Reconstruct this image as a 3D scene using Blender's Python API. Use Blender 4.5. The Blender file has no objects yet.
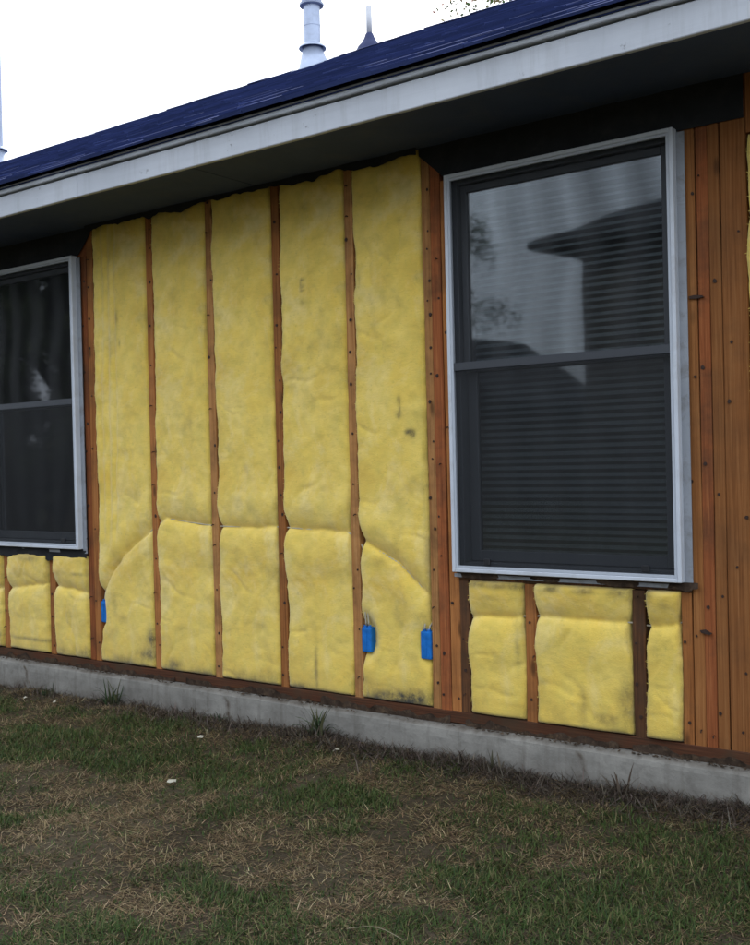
import bpy, bmesh, math, random
import numpy as np
from mathutils import Matrix, Vector

random.seed(7); RNG = np.random.default_rng(11)
SC = bpy.context.scene
COL = SC.collection
R = math.radians

# ------------------------------------------------------------------ camera
cam_d = bpy.data.cameras.new('camera'); cam = bpy.data.objects.new('camera', cam_d); COL.objects.link(cam)
cam_d.sensor_fit = 'VERTICAL'; cam_d.sensor_height = 36.0; cam_d.lens = 40.94
cam_d.clip_start = 0.05; cam_d.clip_end = 2000
yaw, pit, rol = 0.6439, -0.0091, 0.0235
R0 = Vector((math.cos(yaw), math.sin(yaw), 0)); F0 = Vector((-math.sin(yaw), math.cos(yaw), 0)); U0 = Vector((0, 0, 1))
Fw = F0*math.cos(pit) + U0*math.sin(pit); Up = U0*math.cos(pit) - F0*math.sin(pit)
Rt = R0*math.cos(rol) - Up*math.sin(rol); Uu = R0*math.sin(rol) + Up*math.cos(rol)
cam.matrix_world = Matrix(((Rt.x, Uu.x, -Fw.x, 2.329), (Rt.y, Uu.y, -Fw.y, -3.493), (Rt.z, Uu.z, -Fw.z, 1.005), (0, 0, 0, 1)))
SC.camera = cam

# ------------------------------------------------------------------ world, sun, exposure
SUN_EL, SUN_AZ = R(30), R(-40)            # behind the house, to the left
w = bpy.data.worlds.new('World'); SC.world = w; w.use_nodes = True
nt = w.node_tree; nt.nodes.clear()
sky = nt.nodes.new('ShaderNodeTexSky'); sky.sky_type = 'NISHITA'; sky.sun_disc = False
sky.sun_elevation = SUN_EL; sky.sun_rotation = SUN_AZ; sky.air_density = 1.0; sky.dust_density = 2.0
tcw = nt.nodes.new('ShaderNodeTexCoord'); nzw = nt.nodes.new('ShaderNodeTexNoise')
nzw.inputs['Scale'].default_value = 2.2; nzw.inputs['Detail'].default_value = 6; nzw.inputs['Roughness'].default_value = .6
rmp = nt.nodes.new('ShaderNodeValToRGB'); rmp.color_ramp.elements[0].position = .30; rmp.color_ramp.elements[1].position = .55
rmp.color_ramp.elements[0].color = (.62, .62, .62, 1); rmp.color_ramp.elements[1].color = (.97, .97, .97, 1)
mxw = nt.nodes.new('ShaderNodeMix'); mxw.data_type = 'RGBA'
mxw.inputs[7].default_value = (9.9, 10.9, 12.4, 1)       # bright cloud deck
bg = nt.nodes.new('ShaderNodeBackground'); bg.inputs['Strength'].default_value = 0.10
ow = nt.nodes.new('ShaderNodeOutputWorld')
nt.links.new(tcw.outputs['Generated'], nzw.inputs['Vector']); nt.links.new(nzw.outputs['Fac'], rmp.inputs['Fac'])
nt.links.new(rmp.outputs['Color'], mxw.inputs[0]); nt.links.new(sky.outputs['Color'], mxw.inputs[6])
nt.links.new(mxw.outputs[2], bg.inputs['Color']); nt.links.new(bg.outputs[0], ow.inputs['Surface'])
sl = bpy.data.lights.new('sun', 'SUN'); sl.energy = 0.8; sl.angle = R(14); sl.color = (1, .95, .88)
so = bpy.data.objects.new('sun', sl); COL.objects.link(so)
sd = Vector((math.sin(SUN_AZ)*math.cos(SUN_EL), math.cos(SUN_AZ)*math.cos(SUN_EL), math.sin(SUN_EL)))
so.rotation_euler = (-sd).to_track_quat('-Z', 'Y').to_euler(); so.location = sd*40
SC.view_settings.view_transform = 'Standard'; SC.view_settings.look = 'None'
SC.view_settings.exposure = 1.0; SC.view_settings.gamma = 1.0; SC.view_settings.use_curve_mapping = False

# ------------------------------------------------------------------ helpers
class NZ:
    """smooth value noise on a lattice (2-D)"""
    def __init__(s, seed): s.t = np.random.default_rng(seed).random((256, 256))
    def v(s, x, y):
        x = np.asarray(x, float); y = np.asarray(y, float)
        xi = np.floor(x).astype(int); yi = np.floor(y).astype(int); fx = x-xi; fy = y-yi
        fx = fx*fx*(3-2*fx); fy = fy*fy*(3-2*fy)
        g = lambda a, b: s.t[a % 256, b % 256]
        return (g(xi, yi)*(1-fx)+g(xi+1, yi)*fx)*(1-fy)+(g(xi, yi+1)*(1-fx)+g(xi+1, yi+1)*fx)*fy
    def f(s, x, y, o=3):
        r = 0; a = 1; n = 0
        for k in range(o):
            r = r + a*s.v(np.asarray(x)*2**k+17.3*k, np.asarray(y)*2**k+5.1*k); n += a; a *= .5
        return r/n

class MB:
    def __init__(s): s.V = []; s.F = []
    def add(s, vs, fs):
        n = len(s.V); s.V += [tuple(v) for v in vs]; s.F += [tuple(i+n for i in f) for f in fs]; return s
    def box(s, x0, x1, y0, y1, z0, z1):
        return s.add([(x0,y0,z0),(x1,y0,z0),(x1,y1,z0),(x0,y1,z0),(x0,y0,z1),(x1,y0,z1),(x1,y1,z1),(x0,y1,z1)],
                     [(0,3,2,1),(4,5,6,7),(0,1,5,4),(1,2,6,5),(2,3,7,6),(3,0,4,7)])
    def frame(s, x0, x1, z0, z1, t, y0, y1):
        """rectangular frame; butted members"""
        s.box(x0, x0+t, y0, y1, z0, z1); s.box(x1-t, x1, y0, y1, z0, z1)
        s.box(x0+t, x1-t, y0, y1, z0, z0+t); s.box(x0+t, x1-t, y0, y1, z1-t, z1); return s
    def prism(s, poly, y0, y1):
        """polygon in xz extruded along y"""
        n = len(poly)
        vs = [(x, y0, z) for x, z in poly]+[(x, y1, z) for x, z in poly]
        fs = [tuple(range(n)), tuple(range(2*n-1, n-1, -1))]+[(i, i+n, (i+1) % n+n, (i+1) % n) for i in range(n)]
        return s.add(vs, fs)
    def tube(s, pts, rad, n=6, cap=True):
        pts = [Vector(p) for p in pts]; rad = rad if hasattr(rad, '__len__') else [rad]*len(pts)
        vs = []; fs = []
        prev = None
        for i, p in enumerate(pts):
            d = (pts[min(i+1, len(pts)-1)]-pts[max(i-1, 0)]).normalized()
            a = d.cross(Vector((0, 0, 1)) if abs(d.z) < .9 else Vector((1, 0, 0))).normalized()
            if prev is not None:
                a = (prev-d*prev.dot(d)).normalized()
            prev = a; b = d.cross(a)
            for k in range(n):
                t = 2*math.pi*k/n; vs.append(p+(a*math.cos(t)+b*math.sin(t))*rad[i])
        for i in range(len(pts)-1):
            for k in range(n):
                fs.append((i*n+k, i*n+(k+1) % n, (i+1)*n+(k+1) % n, (i+1)*n+k))
        if cap:
            fs.append(tuple(range(n-1, -1, -1))); fs.append(tuple((len(pts)-1)*n+k for k in range(n)))
        return s.add(vs, fs)
    def lathe(s, prof, c, n=20):
        vs = []; fs = []
        for r_, z in prof:
            for k in range(n):
                t = 2*math.pi*k/n; vs.append((c[0]+r_*math.cos(t), c[1]+r_*math.sin(t), c[2]+z))
        for i in range(len(prof)-1):
            for k in range(n): fs.append((i*n+k, i*n+(k+1) % n, (i+1)*n+(k+1) % n, (i+1)*n+k))
        fs.append(tuple(range(n-1, -1, -1))); fs.append(tuple((len(prof)-1)*n+k for k in range(n)))
        return s.add(vs, fs)
    def mesh(s, name, org=(0, 0, 0)):
        m = bpy.data.meshes.new(name)
        m.from_pydata([(v[0]-org[0], v[1]-org[1], v[2]-org[2]) for v in s.V], [], s.F); m.update(); return m

def tag(o, label=None, cat=None, group=None, kind=None):
    if label: o['label'] = label
    if cat: o['category'] = cat
    if group: o['group'] = group
    if kind: o['kind'] = kind
    return o

ORG = {}
def empty(name, loc, label, cat, group=None):
    o = bpy.data.objects.new(name, None); COL.objects.link(o); o.location = loc; ORG[o.name] = Vector(loc)
    o.empty_display_size = .1
    return tag(o, label, cat, group)

def obj(name, mb, mat, parent=None, org=None, bevel=0, smooth=False, seg=1):
    """links the collected world-space geometry as ONE mesh object"""
    if org is None:
        org = ORG.get(parent.name, Vector((0, 0, 0))) if parent else Vector((0, 0, 0))
    org = Vector(org)
    m = mb.mesh(name, org) if isinstance(mb, MB) else mb
    if bevel:
        bm = bmesh.new(); bm.from_mesh(m)
        es = [e for e in bm.edges if len(e.link_faces) == 2 and e.calc_face_angle(0) > .6]
        bmesh.ops.bevel(bm, geom=es, offset=bevel, segments=seg, affect='EDGES', profile=.6)
        bm.to_mesh(m); bm.free()
    if smooth:
        m.polygons.foreach_set('use_smooth', [True]*len(m.polygons))
    m.materials.append(mat)
    o = bpy.data.objects.new(name, m); COL.objects.link(o)
    ORG[o.name] = org
    if parent:
        o.parent = parent; o.location = org-ORG[parent.name]
    else: o.location = org
    return o

# ------------------------------------------------------------------ materials
class M:
    def __init__(s, name):
        s.m = bpy.data.materials.new(name); s.m.use_nodes = True; s.t = s.m.node_tree; s.t.nodes.clear()
        s.out = s.n('ShaderNodeOutputMaterial'); s.p = s.n('ShaderNodeBsdfPrincipled'); s.l(s.p.outputs[0], s.out.inputs[0])
        s.tc = s.n('ShaderNodeTexCoord').outputs['Object']
    def n(s, k): return s.t.nodes.new(k)
    def l(s, a, b): s.t.links.new(a, b)
    def set(s, i, v):
        if isinstance(v, (int, float)): s.p.inputs[i].default_value = v
        elif isinstance(v, tuple): s.p.inputs[i].default_value = (*v, 1)
        else: s.l(v, s.p.inputs[i])
        return s
    def mapping(s, sc, rot=(0, 0, 0), loc=None):
        k = s.n('ShaderNodeMapping'); k.inputs['Scale'].default_value = sc; k.inputs['Rotation'].default_value = rot
        if loc is not None: s.l(loc, k.inputs['Location'])
        s.l(s.tc, k.inputs['Vector']); return k.outputs[0]
    def noise(s, scale, detail=4, rough=.55, vec=None, dist=0):
        k = s.n('ShaderNodeTexNoise'); k.inputs['Scale'].default_value = scale; k.inputs['Detail'].default_value = detail
        k.inputs['Roughness'].default_value = rough; k.inputs['Distortion'].default_value = dist
        s.l(vec if vec is not None else s.tc, k.inputs['Vector']); return k.outputs['Fac']
    def ramp(s, fac, stops):
        k = s.n('ShaderNodeValToRGB'); cr = k.color_ramp
        while len(cr.elements) < len(stops): cr.elements.new(.5)
        for e, (p, c) in zip(cr.elements, stops):
            e.position = p; e.color = (*c, 1) if isinstance(c, tuple) else (c, c, c, 1)
        s.l(fac, k.inputs['Fac']); return k.outputs['Color']
    def mix(s, fac, a, b, blend='MIX'):
        k = s.n('ShaderNodeMix'); k.data_type = 'RGBA'; k.blend_type = blend
        for i, v in ((0, fac), (6, a), (7, b)):
            if isinstance(v, (int, float)): k.inputs[i].default_value = v if i == 0 else (v, v, v, 1)
            elif isinstance(v, tuple): k.inputs[i].default_value = (*v, 1)
            else: s.l(v, k.inputs[i])
        return k.outputs[2]
    def math(s, op, a, b=0.0):
        k = s.n('ShaderNodeMath'); k.operation = op
        for i, v in ((0, a), (1, b)):
            if isinstance(v, (int, float)): k.inputs[i].default_value = v
            else: s.l(v, k.inputs[i])
        return k.outputs[0]
    def attr(s, name, out='Fac'):
        k = s.n('ShaderNodeAttribute'); k.attribute_name = name; return k.outputs[out]
    def rand(s): return s.n('ShaderNodeObjectInfo').outputs['Random']
    def bump(s, h, st=.3, d=.01):
        k = s.n('ShaderNodeBump'); k.inputs['Strength'].default_value = st; k.inputs['Distance'].default_value = d
        s.l(h, k.inputs['Height']); s.l(k.outputs[0], s.p.inputs['Normal']); return s

def wood(name, c1, c2, c3, vertical=True, dirt=.5):
    m = M(name)
    rv = m.rand()
    off = m.n('ShaderNodeCombineXYZ'); 
    for i in range(3): m.l(m.math('MULTIPLY', rv, 37.0+11*i), off.inputs[i])
    sc = (150, 150, 3.0) if vertical else (3.0, 150, 150)
    v = m.mapping(sc, loc=off.outputs[0])
    g = m.noise(1.0, 5, .6, v, .6)
    sc2 = (14, 14, .7) if vertical else (.7, 14, 14)
    g2 = m.noise(1.0, 3, .5, m.mapping(sc2, loc=off.outputs[0]), 1.2)
    col = m.ramp(g, [(.28, c1), (.5, c2), (.72, c3)])
    col = m.mix(m.math('MULTIPLY', g2, .55), col, c1)
    # per-piece tone
    tone = m.ramp(rv, [(0, (.62, .56, .54)), (.3, (1.02, .95, .90)), (.55, (.78, .72, .70)), (.8, (1.15, 1.10, 1.08)), (1, (.9, .80, .74))])
    col = m.mix(1.0, col, tone, 'MULTIPLY')
    # knots
    vo = m.n('ShaderNodeTexVoronoi'); vo.inputs['Scale'].default_value = 1.0
    m.l(m.mapping((9, 9, 3.2) if vertical else (3.2, 9, 9), loc=off.outputs[0]), vo.inputs['Vector'])
    kn = m.ramp(vo.outputs['Distance'], [(.05, 1.0), (.13, 0.0)])
    col = m.mix(m.math('MULTIPLY', kn, .75), col, (.07, .03, .012))
    # grime
    d = m.ramp(m.noise(5.0, 5, .65), [(.46, 0.0), (.64, 1.0)])
    col = m.mix(m.math('MULTIPLY', d, dirt), col, (.06, .035, .02))
    m.set('Base Color', col).set('Roughness', .85).set('Specular IOR Level', .15)
    m.bump(g, .35, .004)
    return m.m

W_STUD = wood('stud_wood', (.20, .074, .022), (.39, .162, .050), (.50, .24, .085), True, .38)
W_PALE = wood('pale_stud_wood', (.28, .125, .045), (.47, .245, .088), (.57, .34, .145), True, .5)
W_RED = wood('red_stud_wood', (.17, .052, .020), (.33, .110, .038), (.44, .175, .064), True, .55)
W_OLD = wood('stained_stud_wood', (.05, .028, .016), (.14, .065, .03), (.28, .13, .05), True, .8)
W_CORNER = wood('corner_stud_wood', (.17, .068, .022), (.30, .128, .042), (.38, .185, .068), True, .25)
W_SOLE = wood('sole_wood', (.055, .026, .015), (.125, .052, .027), (.21, .092, .042), False, .95)

def batt_mat():
    m = M('fibreglass')
    n1 = m.noise(3.0, 5, .6); n2 = m.noise(11, 4, .6)
    col = m.ramp(n1, [(.3, (.65, .42, .062)), (.5, (.76, .545, .105)), (.68, (.80, .605, .16))])
    pale = m.ramp(m.noise(4.3, 5, .65, dist=.5), [(.50, 0.0), (.76, .65)])
    col = m.mix(pale, col, (.85, .71, .38))
    col = m.mix(m.math('MULTIPLY', m.ramp(n2, [(.45, 0.0), (.75, 1.0)]), .5), col, (.50, .40, .08))
    # fine horizontal fibre streaks and speckle
    fs = m.noise(1.0, 3, .6, m.mapping((25, 25, 170)))
    col = m.mix(m.math('MULTIPLY', m.ramp(fs, [(.5, 0.0), (.8, 1.0)]), .22), col, (.42, .33, .06))
    sp = m.noise(75, 3, .7)
    col = m.mix(m.math('MULTIPLY', m.ramp(sp, [(.60, 0.0), (.72, 1.0)]), .30), col, (.30, .24, .06))
    bl = m.ramp(m.noise(7.5, 6, .7, dist=.8), [(.56, 0.0), (.70, 1.0)])
    col = m.mix(m.math('MULTIPLY', bl, .26), col, (.36, .27, .085))
    st = m.attr('stain')
    sn = m.ramp(m.noise(26, 5, .7), [(.32, .40), (.58, 1.0)])
    col = m.mix(m.math('MULTIPLY', st, sn), col, (.055, .048, .032))
    m.set('Base Color', col).set('Roughness', 1.0).set('Specular IOR Level', .05).set('Sheen Weight', .25).set('Sheen Roughness', .6)
    h = m.math('ADD', m.math('MULTIPLY', m.noise(55, 4, .7), .7), m.math('MULTIPLY', m.noise(240, 2, .6), .4))
    m.bump(h, .5, .006)
    return m.m
BATT = batt_mat()

def _fibre():
    m = M('loose_fibre'); m.set('Base Color', (.72, .55, .14)).set('Roughness', 1.0).set('Specular IOR Level', .05); return m.m
FIBRE = _fibre()
def simple(name, c, rough=.6, spec=.3, var=.12, scale=6, dirt=0, dcol=(.05, .045, .04), bump=0, metal=0, bscale=60):
    m = M(name)
    n = m.noise(scale, 5, .6)
    col = m.ramp(n, [(.3, tuple(x*(1-var) for x in c)), (.7, tuple(min(1, x*(1+var)) for x in c))])
    if dirt:
        d = m.ramp(m.noise(scale*1.7, 6, .7, dist=.4), [(.50, 0.0), (.70, 1.0)])
        col = m.mix(m.math('MULTIPLY', d, dirt), col, dcol)
    m.set('Base Color', col).set('Roughness', rough).set('Specular IOR Level', spec).set('Metallic', metal)
    if bump: m.bump(m.noise(bscale, 4, .6), bump, .004)
    return m.m
VINYL = simple('white_vinyl', (.52, .55, .60), .4, .4, .06, 5, .35, (.28, .27, .25))
FIN = simple('grey_vinyl_fin', (.26, .275, .30), .5, .3, .12, 8, .6, (.12, .10, .08))
BAR = simple('screen_bar', (.045, .049, .057), .4, .35, .06, 5)
SASH = simple('sash_vinyl', (.045, .05, .058), .4, .35, .06, 5)
SCRFRAME = simple('screen_frame_aluminium', (.42, .45, .50), .35, .5, .05, 6, .2, (.3, .3, .3))
FELT = simple('black_felt', (.016, .017, .019), .8, .2, .3, 9, .25, (.05, .045, .04), .4)
ROT = simple('rotten_fibre', (.045, .030, .021), .95, .1, .5, 25, .6, (.13, .085, .05), .8)
BLACKP = simple('black_plastic', (.012, .012, .014), .5, .4, .1)
BLUEBOX = simple('blue_plastic', (.010, .135, .44), .7, .2, .2, 30, .3, (.03, .06, .12))
CABLE = simple('cable_jacket', (.42, .38, .29), .6, .3, .1, 10)
NAIL = simple('rusty_nail', (.035, .018, .012), .7, .3, .3, 90)
GALV = simple('galvanised_steel', (.40, .45, .56), .45, .5, .12, 9, .3, (.25, .27, .32), 0, .35)
PVC = simple('pale_pvc', (.50, .50, .52), .4, .4, .06)
LEAD = simple('lead_boot', (.028, .036, .10), .7, .3, .2, 14)
GYP = simple('gypsum_paper', (.40, .38, .34), .9, .1)
INT = simple('interior_paint', (.35, .34, .32), .9, .1)
CARPET = simple('interior_floor', (.12, .10, .08), .95, .1)
BLIND = simple('blind_slat_vinyl', (.58, .60, .63), .5, .3, .06)
SIDING = simple('painted_siding', (.36, .36, .37), .75, .2, .08, 3)
NWALL = simple('neighbour_wall', (.15, .14, .13), .85, .2, .15, 2)
NROOF = simple('neighbour_roof', (.045, .045, .05), .9, .2, .2, 3)
NTRIM = simple('neighbour_trim', (.30, .30, .30), .7, .2)
BARK = simple('bark', (.07, .055, .045), .95, .1, .3, 12, 0, (0, 0, 0), .6)
SCRAP = simple('pale_scrap', (.40, .37, .29), .8, .2, .1, 30)

def fascia_mat():
    m = M('painted_fascia')
    g = m.noise(1.0, 4, .6, m.mapping((1.6, 30, 45)))
    n = m.noise(2.5, 5, .6)
    col = m.ramp(n, [(.3, (.42, .44, .48)), (.7, (.53, .55, .59))])
    col = m.mix(m.math('MULTIPLY', m.ramp(g, [(.5, 0.0), (.8, 1.0)]), .25), col, (.36, .37, .40))
    sk = m.noise(1.0, 5, .7, m.mapping((16, 16, 1.6)))
    col = m.mix(m.math('MULTIPLY', m.ramp(sk, [(.52, 0.0), (.72, 1.0)]), .30), col, (.24, .235, .23))
    ch = m.ramp(m.noise(8, 7, .75), [(.62, 0.0), (.67, 1.0)])
    col = m.mix(m.math('MULTIPLY', ch, .75), col, (.13, .12, .12))
    m.set('Base Color', col).set('Roughness', .6).set('Specular IOR Level', .25); m.bump(g, .2, .004); return m.m
FASCIA = fascia_mat()
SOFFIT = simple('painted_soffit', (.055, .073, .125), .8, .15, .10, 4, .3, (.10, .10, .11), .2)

def shingle_mat():
    m = M('asphalt_shingle')
    v = m.n('ShaderNodeTexVoronoi'); v.inputs['Scale'].default_value = 1.0; m.l(m.mapping((3.3, 7, 7)), v.inputs['Vector'])
    col = m.ramp(v.outputs['Color'], [(.2, (.024, .036, .105)), (.8, (.036, .052, .155))])
    g = m.noise(260, 2, .7)
    col = m.mix(m.math('MULTIPLY', m.ramp(g, [(.5, 0.0), (.75, 1.0)]), .5), col, (.045, .062, .16))
    m.set('Base Color', col).set('Roughness', .95).set('Specular IOR Level', .1); m.bump(g, .5, .004); return m.m
SHINGLE = shingle_mat()

def concrete_mat():
    m = M('concrete')
    n = m.noise(4, 6, .65); n2 = m.noise(22, 5, .65)
    col = m.ramp(n, [(.3, (.155, .145, .128)), (.55, (.235, .222, .196)), (.75, (.30, .285, .252))])
    col = m.mix(m.math('MULTIPLY', m.ramp(n2, [(.5, 0.0), (.75, 1.0)]), .45), col, (.10, .09, .078))
    vs = m.noise(1.0, 4, .6, m.mapping((22, 22, 2.5)))
    col = m.mix(m.math('MULTIPLY', m.ramp(vs, [(.52, 0.0), (.75, 1.0)]), .5), col, (.085, .072, .06))
    st = m.attr('stain')
    col = m.mix(m.math('MULTIPLY', st, m.ramp(m.noise(35, 5, .7), [(.3, .2), (.6, 1.0)])), col, (.07, .05, .035))
    m.set('Base Color', col).set('Roughness', .95).set('Specular IOR Level', .1)
    m.bump(m.math('ADD', n2, m.math('MULTIPLY', m.noise(120, 3, .7), .5)), .5, .006); return m.m
CONC = concrete_mat()

def soil_mat():
    m = M('soil')
    n = m.noise(2.0, 6, .6); n2 = m.noise(30, 5, .7)
    col = m.ramp(n, [(.35, (.055, .043, .028)), (.65, (.095, .075, .05))])
    col = m.mix(m.math('MULTIPLY', n2, .5), col, (.035, .027, .018))
    # beyond the built grass the turf is carried by the material
    far = m.ramp(m.noise(.9, 5, .6), [(.4, (.055, .06, .025)), (.6, (.09, .075, .045))])
    geo = m.n('ShaderNodeNewGeometry')
    sx = m.n('ShaderNodeSeparateXYZ'); m.l(geo.outputs['Position'], sx.inputs[0])
    k = m.math('GREATER_THAN', m.math('ABSOLUTE', m.math('ADD', sx.outputs['Y'], 1.7)), 2.2)
    k2 = m.math('GREATER_THAN', m.math('ABSOLUTE', m.math('ADD', sx.outputs['X'], .5)), 4.2)
    col = m.mix(m.math('MAXIMUM', k, k2), col, far)
    m.set('Base Color', col).set('Roughness', 1.0).set('Specular IOR Level', .05); m.bump(n2, .8, .02); return m.m
SOIL = soil_mat()

def blade_mat(name, trans=.25):
    m = M(name)
    k = m.n('ShaderNodeAttribute'); k.attribute_name = 'tint'
    m.set('Base Color', k.outputs['Color']).set('Roughness', .7).set('Specular IOR Level', .2)
    tr = m.n('ShaderNodeBsdfTranslucent'); m.l(k.outputs['Color'], tr.inputs['Color'])
    mx = m.n('ShaderNodeMixShader'); mx.inputs[0].default_value = trans
    m.l(m.p.outputs[0], mx.inputs[1]); m.l(tr.outputs[0], mx.inputs[2]); m.l(mx.outputs[0], m.out.inputs[0]); return m.m
BLADE = blade_mat('grass_blade'); LEAF = blade_mat('tree_leaf', .3)

def glass_mat():
    m = M('window_glass')
    fr = m.n('ShaderNodeFresnel'); fr.inputs['IOR'].default_value = 1.72
    gl = m.n('ShaderNodeBsdfGlossy'); gl.inputs['Roughness'].default_value = .028; gl.inputs['Color'].default_value = (.95, .97, 1, 1)
    tr = m.n('ShaderNodeBsdfTransparent'); tr.inputs['Color'].default_value = (.72, .76, .76, 1)
    b = m.n('ShaderNodeBump'); b.inputs['Strength'].default_value = .09; b.inputs['Distance'].default_value = .02
    m.l(m.noise(2.2, 1, .4), b.inputs['Height']); m.l(b.outputs[0], gl.inputs['Normal'])
    mx = m.n('ShaderNodeMixShader'); m.l(fr.outputs[0], mx.inputs[0]); m.l(tr.outputs[0], mx.inputs[1]); m.l(gl.outputs[0], mx.inputs[2])
    m.l(mx.outputs[0], m.out.inputs[0]); return m.m
GLASS = glass_mat()

def screen_mat(nm, d0, d1):
    m = M(nm)
    m.set('Base Color', (.012, .0135, .016)).set('Roughness', .6)
    tr = m.n('ShaderNodeBsdfTransparent'); mx = m.n('ShaderNodeMixShader')
    # woven mesh: optical moire painted into its opacity as wavy bands
    wv = m.n('ShaderNodeTexWave'); wv.inputs['Scale'].default_value = 1.9; wv.inputs['Distortion'].default_value = 5.0
    wv.inputs['Detail'].default_value = 1.0; wv.inputs['Detail Scale'].default_value = .7
    m.l(m.tc, wv.inputs['Vector'])
    dens = m.ramp(wv.outputs['Fac'], [(.1, d0), (.9, d1)])
    m.l(dens, mx.inputs[0]); m.l(tr.outputs[0], mx.inputs[1]); m.l(m.p.outputs[0], mx.inputs[2]); m.l(mx.outputs[0], m.out.inputs[0]); return m.m
MESH = screen_mat('insect_mesh_moire', .18, .44); MESH2 = screen_mat('insect_mesh_dense', .40, .47)

# ------------------------------------------------------------------ ground
GN = NZ(3)
GZ = -0.165
def gz(x, y):
    """lawn height"""
    x = np.asarray(x, float); y = np.asarray(y, float)
    near = np.exp(-((np.abs(y+1.2)/6.0)**4+(np.abs(x+.5)/8.0)**4))
    h = (GN.f(x*1.3+40, y*1.3+40, 3)-.5)*.07+(GN.f(x*6+9, y*6+9, 2)-.5)*.03
    tow = .035*np.clip((x+2.6)/3.4, 0, 1)*np.clip(1+y/.6, 0, 1)      # soil banked against the slab
    return GZ+h*near+tow*near*.8-.012*np.clip(-y, 0, 3)*near
xs = np.unique(np.concatenate([np.linspace(-400, -12, 14), np.linspace(-12, -4.5, 20), np.linspace(-4.5, 3.5, 230), np.linspace(3.5, 12, 20), np.linspace(12, 400, 14)]))
ys = np.unique(np.concatenate([np.linspace(-400, -12, 14), np.linspace(-12, -4, 20), np.linspace(-4, .3, 130), np.linspace(.3, 12, 14), np.linspace(12, 400, 14)]))
gx, gy = np.meshgrid(xs, ys, indexing='ij')
gv = np.stack([gx, gy, gz(gx, gy)], -1).reshape(-1, 3)
ni, nj = len(xs), len(ys)
idx = np.arange(ni*nj).reshape(ni, nj)
gf = np.stack([idx[:-1, :-1], idx[1:, :-1], idx[1:, 1:], idx[:-1, 1:]], -1).reshape(-1, 4)
m = bpy.data.meshes.new('ground'); m.from_pydata(gv.tolist(), [], gf.tolist())
g = obj('ground', m, SOIL, smooth=True); tag(g, kind='structure')

# ------------------------------------------------------------------ the house
house = empty('house', (0, 0, 0), 'house with its siding stripped off to bare studs, blue shingle roof and grey fascia', 'house')
HX0, HX1 = -10.5, 4.5
YB = 6.6                      # back wall

# foundation slab: front edge with ledge, crumbled lip and stains
FN = NZ(21)
def foundation():
    x = np.concatenate([np.linspace(HX0, -3.6, 12)[:-1], np.linspace(-3.6, 2.2, 330), np.linspace(2.2, HX1, 8)[1:]])
    rows = []
    prof = [(.30, -.0115, 0), (.0, -.0115, 0), (-.020, -.013, 1), (-.036, -.018, 1), (-.044, -.028, 1), (-.046, -.042, .8)]
    for z in np.linspace(-.06, -.36, 12): prof.append((-.047, z, .6))
    V = []; ST = []
    for (py, pz, r) in prof:
        n1 = FN.f(x*9, np.full_like(x, pz*30+py*40), 3)-.5
        n2 = FN.f(x*2.0+50, np.full_like(x, 3.3), 3)
        chip = np.clip(n2-.56, 0, 1)*.16*(1 if pz > -.05 and pz < -.011 and py < 0 else 0)
        yy = py+r*n1*.008+chip
        zz = pz-chip*.35+r*n1*.004
        V.append(np.stack([x, yy, zz], -1))
        s = np.zeros_like(x)
        if py >= -.036 and py <= .1: s += .75*FN.f(x*5+7, np.full_like(x, py*20), 3)+.1
        s += .95*np.clip((-.085-pz)/.08, 0, 1)*FN.f(x*3+90, np.full_like(x, pz*4), 2)
        for cx in (-1.12, -2.62, .62):        # cracks
            d = np.abs(x-(cx+.01*np.sin(pz*60)+.006*np.sin(pz*150)))
            s += 1.3*np.exp(-(d/.008)**2)*(pz < -.03)
        ST.append(np.clip(s, 0, 1))
    V = np.array(V); n = len(x); k = len(prof)
    idx = np.arange(n*k).reshape(k, n)
    F = np.stack([idx[:-1, :-1], idx[1:, :-1], idx[1:, 1:], idx[:-1, 1:]], -1).reshape(-1, 4).tolist()
    vs = V.reshape(-1, 3).tolist(); b = len(vs)
    vs += [(HX0, YB, -.0115), (HX1, YB, -.0115), (HX1, YB, -.36), (HX0, YB, -.36)]
    F += [(0, b, b+1, n-1), (b+1, b, b+3, b+2)]
    F += [tuple([b]+list(idx[:, 0])+[b+3]), tuple([b+2]+list(idx[::-1, -1])+[b+1])]
    m = bpy.data.meshes.new('foundation'); m.from_pydata(vs, [], F)
    a = m.attributes.new('stain', 'FLOAT', 'POINT')
    a.data.foreach_set('value', np.concatenate([np.array(ST).reshape(-1), np.zeros(4)]).astype(np.float32))
    o = obj('foundation', m, CONC, house)
    o['label'] = 'grey concrete slab edge under the bare studs'
foundation()

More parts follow.
